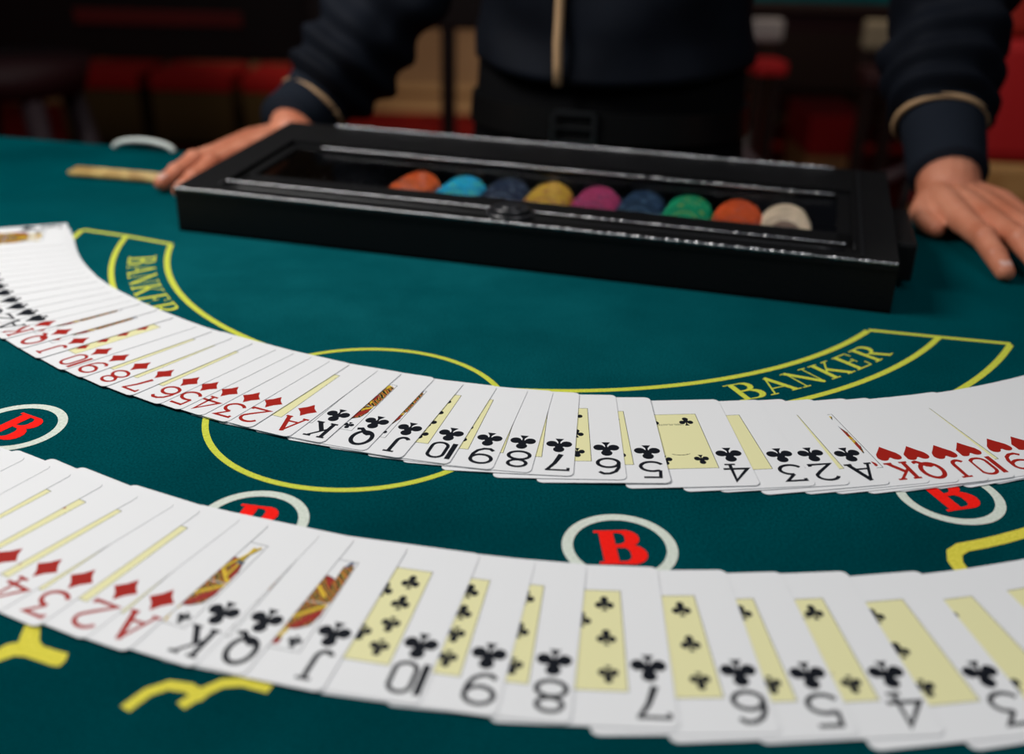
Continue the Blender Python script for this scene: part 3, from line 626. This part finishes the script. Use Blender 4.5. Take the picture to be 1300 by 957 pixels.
def frame_place(wrist, tip, up, mirror):
    y_ = (tip - wrist).normalized(); z_ = (up - y_ * up.dot(y_)).normalized(); x_ = y_.cross(z_)
    def place(v): return wrist + x_ * (v.x * (-1 if mirror else 1)) + y_ * v.y + z_ * v.z
    return place
# the hand on the picture's left: right hand, thumb side (-X) faces the tray
W1, T1 = M(-228, 1038, 1), M(-279, 877, 0)
pl1 = frame_place(W1, T1, Vector((.0, -.10, 1)), True)
W2_, T2 = M(382, 878, 1), M(399, 704, 0)
pl2 = frame_place(W2_, T2, Vector((0, 0, 1)), True)
hb = bmesh.new()
n1 = hand_parts(hb, pl1, [(-20, 22, 16), (-38, 50, 12), (-50, 74, 10), (-56, 92, 10)], 1.0)
arm1 = [pl1(Vector((0, 8, 20)) * .001), M(-232, 1060, 32), M(-205, 1092, 62), M(-165, 1120, 110)]
limb(hb, arm1, [.026, .026, .027, .028], 18)
n2 = hand_parts(hb, pl2, [(-22, 20, 16), (-38, 40, 11.5), (-44, 58, 9), (-43, 76, 8.5)], 1.0)
arm2 = [pl2(Vector((0, 8, 20)) * .001), M(386, 890, 36), M(392, 925, 70), M(400, 970, 115)]
limb(hb, arm2, [.027, .027, .027, .028], 18)
hand_me = remesh(hb, .0014, 5)
bb_ = bmesh.new(); CB = Vector((.097, 1.10, T))
BX, BY = Vector((.973, -.23, 0)), Vector((.23, .973, 0))      # dealer's lateral and rearward axes
def B(x, y, z): return CB + BX * (x * .001) + BY * (y * .001) + Vector((0, 0, z * .001))
limb(bb_, [M(-165, 1120, 110), M(-95, 1160, 240), B(-150, 20, 500)], [.028, .032, .036])
limb(bb_, [M(400, 970, 115), M(428, 1050, 250), B(150, 20, 500)], [.028, .032, .036])
rings = []
for z, a, b2 in ((-60, 150, 105), (30, 142, 98), (120, 135, 92), (250, 150, 100), (400, 172, 108), (500, 175, 100), (560, 120, 75), (590, 62, 58)):
    q_ = .74 if z < 550 else .9
    rings.append([B(a * q_ * math.cos(2 * PI * k / 32), b2 * q_ * math.sin(2 * PI * k / 32), z) for k in range(32)])
loft(bb_, rings); limb(bb_, [B(0, 8, 540), B(0, 0, 640)], [.056, .052])
ball(bb_, B(0, -5, 732), .1, (.76, .92, 1.16)); ball(bb_, B(0, -22, 677), .06, (.85, .9, 1)); ball(bb_, B(0, -98, 710), .014, (.8, 1, 1.5))
for sx in (-1, 1):
    ball(bb_, B(sx * 76, 2, 717), .024, (.3, .8, 1.3)); ball(bb_, B(sx * 28, -86, 752), .013, (1.3, .6, .5))
    limb(bb_, [B(sx * 78, 0, -40), B(sx * 90, -10, -420), B(sx * 95, 10, -800)], [.058, .042, .032]); limb(bb_, [B(sx * 95, 10, -838), B(sx * 100, -110, -852)], [.034, .026])
body_me = remesh(bb_, .006, 3)
jb = bmesh.new(); jb.from_mesh(body_me); jb.from_mesh(hand_me); pm = bpy.data.meshes.new('person'); jb.to_mesh(pm); jb.free()
pm.polygons.foreach_set('use_smooth', [True] * len(pm.polygons))
person = link('person', pm, skin)
tag(person, 'dealer in navy jacket with gold piping, both hands resting beside the chip tray', 'person')
for (p, d) in n1 + n2:
    bm = bmesh.new(); y_ = d.normalized(); x_ = y_.cross(Vector((0, 0, 1))).normalized(); z_ = x_.cross(y_)
    vs = bmesh.ops.create_icosphere(bm, subdivisions=2, radius=1)['verts']
    for v in vs: c = v.co.copy(); v.co = p + x_ * (c.x * .0050) + y_ * (c.y * .0062) + z_ * (c.z * .0015 - .0002)
    bm_obj('fingernail', bm, nail, person, True)
for sx in (-1, 1):
    bm = bmesh.new(); ball(bm, B(sx * 28, -81.5, 735), .011); bm_obj('eye', bm, eye_m, person, True)
    bm = bmesh.new(); ball(bm, B(sx * 28, -90.0, 735), .0042); bm_obj('pupil', bm, hair, person, True)
bm = bmesh.new(); tube(bm, smooth_path([B(-20, -84, 674), B(0, -89, 672), B(20, -84, 674)]), .0032, 8); bm_obj('lips', bm, crd, person, True)
bm = bmesh.new(); ball(bm, B(0, 16, 757), .1, (.82, .95, 1.08)); bm_obj('hair', bm, hair, person, True)

def cloth_tube(bm, path, rad, seg=40, fold=.0, freq=9, seed=0, flat=1.0, n_sub=10):
    P = smooth_path(path, n_sub); m_ = len(path) - 1; fr = frames(P); rings = []
    for i, (p, s_, u_) in enumerate(fr):
        t_ = i / (len(P) - 1) * m_; k = min(int(t_), m_ - 1); r = rad[k] + (rad[k + 1] - rad[k]) * (t_ - k)
        ring = []
        for j in range(seg):
            a = 2 * PI * j / seg; d = s_ * math.cos(a) + u_ * (math.sin(a) * flat)
            f_ = fold * (math.sin(freq * t_ + 2.2 * math.sin(a + seed) + seed) * .6 + noise.noise((p + d * r) * 22 + Vector((seed, 0, 0))) * 1.4)
            ring.append(p + d * (r + f_))
        rings.append(ring)
    loft(bm, rings)
jb = bmesh.new()
cloth_tube(jb, [M(-216, 1076, 45), M(-196, 1098, 72), M(-168, 1120, 112), M(-128, 1145, 175), M(-100, 1160, 260), B(-172, 20, 420), B(-160, 20, 530)], [.037, .049, .054, .056, .058, .062, .066], 64, .0085, 9.0, 1, 1, 14)
cloth_tube(jb, [M(389, 934, 70), M(396, 958, 96), M(404, 990, 135), M(418, 1025, 195), M(430, 1060, 270), B(178, 20, 420), B(165, 20, 530)], [.041, .051, .054, .056, .058, .062, .066], 64, .0085, 9.0, 4, 1, 14)
rings = []
nz = 60
for i in range(nz):
    z = 84 + (560 - 84) * i / (nz - 1)
    if z < 250: a, b2 = 142 + 8 * (z - 84) / 166, 108
    elif z < 480: a, b2 = 150 + 38 * (z - 250) / 230, 112
    else: a, b2 = 188 - 90 * (z - 480) / 80, 112 - 30 * (z - 480) / 80
    ring = []
    for k in range(96):
        an = 2 * PI * k / 96; x_, y_ = math.cos(an), math.sin(an)
        hem = 0
        if z < 150: hem = 16 * (1 - (z - 84) / 66) * (x_ * x_)
        f_ = 7 * noise.noise(Vector((x_ * 2.2, y_ * 2.2, z * .016 + x_ * 1.2))) + 2.5 * math.sin(z * .06 + x_ * 5 * (1 if x_ < 0 else -1))
        if i < 5: f_ += 5 * (1 - i / 5)
        ring.append(B((a + f_) * x_, (b2 + f_) * y_, z + hem))
    rings.append(ring)
loft(jb, rings)
for sx in (-1, 1): ball(jb, B(sx * 156, 16, 498), .066, (1, 1.05, .9))
tube(jb, [B(0, 12, 515), B(0, 10, 545), B(0, 6, 585), B(0, 2, 612)], [.15, .112, .07, .064], 40, .72)
jk = bm_obj('jacket', jb, navy, person, True)
for path, seed in (([M(-238, 1040, 30), M(-230, 1056, 36), M(-216, 1077, 50), M(-205, 1090, 62)], 2), ([M(384, 880, 34), M(386, 897, 44), M(389, 920, 62), M(392, 940, 78)], 5)):
    bm = bmesh.new(); cloth_tube(bm, path, [.033, .034, .036, .037], 40, .0008, 3, seed); bm_obj('glove_cuff', bm, cuffm, person, True)
def ring_at(name, c, d, r, tr, m):
    d = d.normalized(); s_ = d.cross(Vector((0, 0, 1))).normalized(); u_ = s_.cross(d)
    bm = bmesh.new(); P = [c + s_ * (r * math.cos(2 * PI * k / 40)) + u_ * (r * math.sin(2 * PI * k / 40)) for k in range(41)]
    tube(bm, P, tr, 8); return bm_obj(name, bm, m, person, True)
ring_at('sleeve_piping', M(-217, 1075, 45), M(-196, 1098, 72) - M(-219, 1072, 44), .0362, .0027, gpip)
ring_at('sleeve_piping', M(389, 932, 69), M(396, 958, 96) - M(388, 920, 62), .0395, .0028, gpip)
bm = bmesh.new(); fr = [B(-33 - 2 * math.sin(i * .5), -111 - (4 if i < 3 else 0), 84 + i * 20) for i in range(20)]
tube(bm, fr, .0045, 8); bm_obj('front_piping', bm, gpip, person, True)
bm = bmesh.new()
rings = [[B(a * math.cos(2 * PI * k / 48), b2 * math.sin(2 * PI * k / 48), z) for k in range(48)] for z, a, b2 in ((-140, 158, 112), (-60, 156, 110), (30, 146, 101), (95, 142, 97))]
loft(bm, rings)
for sx in (-1, 1): cloth_tube(bm, [B(sx * 76, 0, -100), B(sx * 84, -6, -300), B(sx * 90, -6, -500), B(sx * 96, 5, -700), B(sx * 98, 8, -845)], [.088, .075, .066, .06, .058], 32, .002, 4, sx)
bm_obj('trousers', bm, blkc, person, True)
bm = bmesh.new(); rings = [[B(a * math.cos(2 * PI * k / 64), b2 * math.sin(2 * PI * k / 64), z) for k in range(64)] for z, a, b2 in ((28, 147, 103), (28, 151, 107), (58, 149, 106), (58, 145, 101))]
loft(bm, rings, False); bm_obj('belt', bm, belt_m, person)
bm = bmesh.new()
for a, b_, c_, d_ in ((-40, 6, 56, 60), (-40, 6, 26, 30), (-40, -36, 26, 60), (2, 6, 26, 60), (-40, 4, 42, 44)):
    r_ = bmesh.ops.create_cube(bm, size=1)['verts']
    for v in r_: v.co = B((a + b_) / 2 + v.co.x * (b_ - a), -109 + v.co.y * 4, (c_ + d_) / 2 + v.co.z * (d_ - c_))
bm_obj('belt_buckle', bm, steel, person)
for sx in (-1, 1):
    bm = bmesh.new(); cloth_tube(bm, [B(sx * 98, 40, -846), B(sx * 98, 0, -842), B(sx * 102, -80, -850), B(sx * 104, -150, -858)], [.032, .046, .042, .02], 24, 0, 1, 0, .75); bm_obj('shoe', bm, belt_m, person, True)

# ------------------------------------------------------------------ background furniture
def table_far(x, y, w_, d_, label, ap=150, red_band=False):
    t_ = tag(empty('gaming_table', M(x, y, -880)), label, 'table')
    L_ = lambda bm, x0, x1, y0, y1, z0, z1, b=.004: box(bm, x0 * .001, x1 * .001, y0 * .001, y1 * .001, z0 * .001, z1 * .001, b)
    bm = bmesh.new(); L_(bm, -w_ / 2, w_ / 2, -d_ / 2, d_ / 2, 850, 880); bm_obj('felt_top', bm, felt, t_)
    bm = bmesh.new(); L_(bm, -w_ / 2 - 20, w_ / 2 + 20, -d_ / 2 - 20, d_ / 2 + 20, 820, 849); bm_obj('table_board', bm, dkw, t_)
    bm = bmesh.new(); L_(bm, -w_ / 2 + 20, w_ / 2 - 20, -d_ / 2 + 20, d_ / 2 - 20, 819 - ap, 819); bm_obj('apron', bm, maroon, t_)
    if red_band:
        bm = bmesh.new(); L_(bm, -w_ / 2 + 200, w_ / 2 - 60, -d_ / 2 + 8, -d_ / 2 + 19, 819 - ap * .62, 819 - ap * .42); bm_obj('red_band', bm, crd, t_)
    for sx in (-1, 1):
        bm = bmesh.new(); L_(bm, sx * (w_ / 2 - 120) - 35, sx * (w_ / 2 - 120) + 35, -35, 35, 0, 818 - ap); bm_obj('table_leg', bm, dkw, t_)
    return t_
def chair(x, y, rz, label, seat_m, back_m, group=None, skirt=None, sh=450, w_=400, bk=None, dp=200, th=80):
    bk = bk or (sh + 120, sh + 420)
    c = tag(empty('casino_chair', M(x, y, -880), rz), label, 'chair', group); h = w_ / 2
    bx = lambda nm, m_, *a: (lambda bm: (box(bm, *[q * .001 for q in a[:6]], a[6] * .001), bm_obj(nm, bm, m_, c)))(bmesh.new())
    bx('seat', seat_m, -h, h, -dp, dp, sh - th, sh, 14)
    bx('backrest', back_m, -h, h, dp - 30, dp + 10, *bk, 14)
    for sx in (-1, 1):
        bx('back_post', dkw, sx * (h - 20) - 12, sx * (h - 20) + 12, dp - 24, dp - 2, sh - 60, bk[1] - 5, 4)
        for sy in (-1, 1):
            bx('leg', dkw, sx * (h - 25) - 11, sx * (h - 25) + 11, sy * (dp - 25) - 11, sy * (dp - 25) + 11, 0, sh - th, 4)
    if skirt: bx('skirt', skirt, -h + 4, h - 4, -196, 196, 30, sh - 84, 6)
    return c
def console(x, y, w_, d_, z0, label, band=None, legs=()):
    t_ = tag(empty('dark_console', M(x, y, -880)), label, 'console')
    bm = bmesh.new(); box(bm, -w_ * .0005, w_ * .0005, -d_ * .0005, d_ * .0005, z0 * .001, 1.25, .01); bm_obj('cabinet', bm, dkw, t_)
    if band:
        bm = bmesh.new(); box(bm, band[0] * .001, band[1] * .001, -d_ * .0005 - .012, -d_ * .0005, band[2] * .001, band[3] * .001, .004); bm_obj('red_strip', bm, mat('dim_red_trim', (.14, .010, .008), .6, .3), t_)
    for lx in legs:
        bm = bmesh.new(); box(bm, (lx - 20) * .001, (lx + 20) * .001, -d_ * .0005 + .005, -d_ * .0005 + .045, 0, z0 * .001 + .01, .004); bm_obj('leg', bm, dkw, t_)
    return t_
console(-1500, 3500, 1700, 500, 640, 'wide dark console with a dim red strip behind the felt at left', (120, 640, 745, 790), (-800, 800))
console(1700, 5100, 2400, 500, 330, 'long dark console on the carpet behind the chairs at right', None, (-1150, 1150))
console(-300, 3050, 560, 420, 800, 'dark console on slim posts behind the dealer between body and sleeve', None, (-250, 105))
table_far(1560, 3760, 1900, 800, 'dark gaming table whose teal felt edge shows at the top right', 60)
for k, (x, lb) in enumerate(((-1960, 'red seated armchair with brown skirt, leftmost of three under the dark table'), (-1530, 'red seated armchair with brown skirt, middle of three under the dark table'), (-1100, 'red seated armchair with brown skirt, rightmost of three under the dark table'))):
    chair(x, 4950, 0, lb, redf, maroon, 'armchairs under the far left table', brown, 350, 380)
chair(700, 2920, .1, 'chair with grey back and bright red seat seen between the dealer\'s body and left arm', redf, greyf, None, None, 732, 96, (775, 838), 50, 40)
chair(1035, 2940, -.1, 'chair with taupe back standing just left of the dealer\'s left sleeve', maroon, taupe, None, None, 712, 120, (755, 838), 60, 46)
for x, lb, ww in ((880, 'red ottoman with honey brown skirt behind the chip tray', 330), (1310, 'small red ottoman with honey brown skirt near the dealer\'s left cuff', 240)):
    o = tag(empty('ottoman', M(x, 4300, -880)), lb, 'ottoman', 'ottomans on the carpet')
    bm = bmesh.new(); box(bm, -ww * .0005, ww * .0005, -.2, .2, .19, .36, .02); bm_obj('cushion', bm, redf, o)
    n_ = max(2, int(ww / 110))
    for k in range(n_):
        bm = bmesh.new(); a = -ww / 2 + k * ww / n_; box(bm, (a + 4) * .001, (a + ww / n_ - 4) * .001, -.19, .19, .02, .189, .012); bm_obj('skirt_panel', bm, gwood, o)
# dark bent wood rail of a chair nearer the dealer
c = tag(empty('bentwood_chair', M(720, 2300, -880)), 'dark bentwood chair with curved rail behind the dealer\'s left side', 'chair')
bm = bmesh.new(); tube(bm, [Vector((.2 * math.cos(a), .05 * math.sin(a), .62 + .07 * math.sin(a))) for a in [PI + PI * i / 20 for i in range(21)]], .014, 10); bm_obj('curved_rail', bm, mauve, c, True)
bm = bmesh.new(); box(bm, -.19, .19, -.02, .36, .42, .46, .015); bm_obj('seat', bm, dkw, c)
for sx in (-1, 1):
    bm = bmesh.new(); tube(bm, [Vector((sx * .2, 0, .66)), Vector((sx * .19, 0, .46)), Vector((sx * .2, -.03, 0))], .014, 8); bm_obj('leg', bm, dkw, c, True)
    bm = bmesh.new(); tube(bm, [Vector((sx * .18, .34, .42)), Vector((sx * .19, .36, 0))], .014, 8); bm_obj('leg', bm, dkw, c, True)
# red armchair at the right edge
c = tag(empty('red_armchair', M(1190, 2000, -880), -.12), 'red upholstered armchair with honey wood base at the right edge beyond the table', 'chair')
for nm, m_, a in (('backrest', redf, (-250, 250, 0, 90, 660, 905, 25)), ('top_rail', crd, (-255, 255, 5, 95, 906, 1000, 20)), ('wooden_base', gwood, (-255, 255, -5, 100, 520, 658, 12)), ('seat', redf, (-240, 240, 101, 520, 430, 515, 20))):
    bm = bmesh.new(); box(bm, *[q * .001 for q in a[:6]], a[6] * .001); bm_obj(nm, bm, m_, c)
for sx in (-1, 1):
    for y in (40, 480):
        bm = bmesh.new(); box(bm, sx * .225 - .02, sx * .225 + .02, y * .001 - .02, y * .001 + .02, 0, .52 if y < 100 else .43, .005); bm_obj('leg', bm, gwood, c)
bm = bmesh.new(); ball(bm, Vector((-.262, 0, .67)), .016, (1, .6, 1.5)); bm_obj('brass_stud', bm, gold, c, True)
# mauve chair legs at the left edge
c = tag(empty('bar_stool', M(-1180, 2350, -880)), 'dark mauve bar stool with slanting legs at the left edge beyond the table', 'stool')
bm = bmesh.new(); bmesh.ops.create_cone(bm, cap_ends=True, segments=28, radius1=.17, radius2=.19, depth=.07, matrix=Matrix.Translation((0, 0, .735))); bm_obj('seat', bm, maroon, c, True)
for sx, sy in ((-1, -1), (1, -1), (1, 1), (-1, 1)):
    bm = bmesh.new(); tube(bm, [Vector((sx * .1, sy * .1, .70)), Vector((sx * .2, sy * .2, 0))], .026, 10); bm_obj('leg', bm, mauve, c, True)
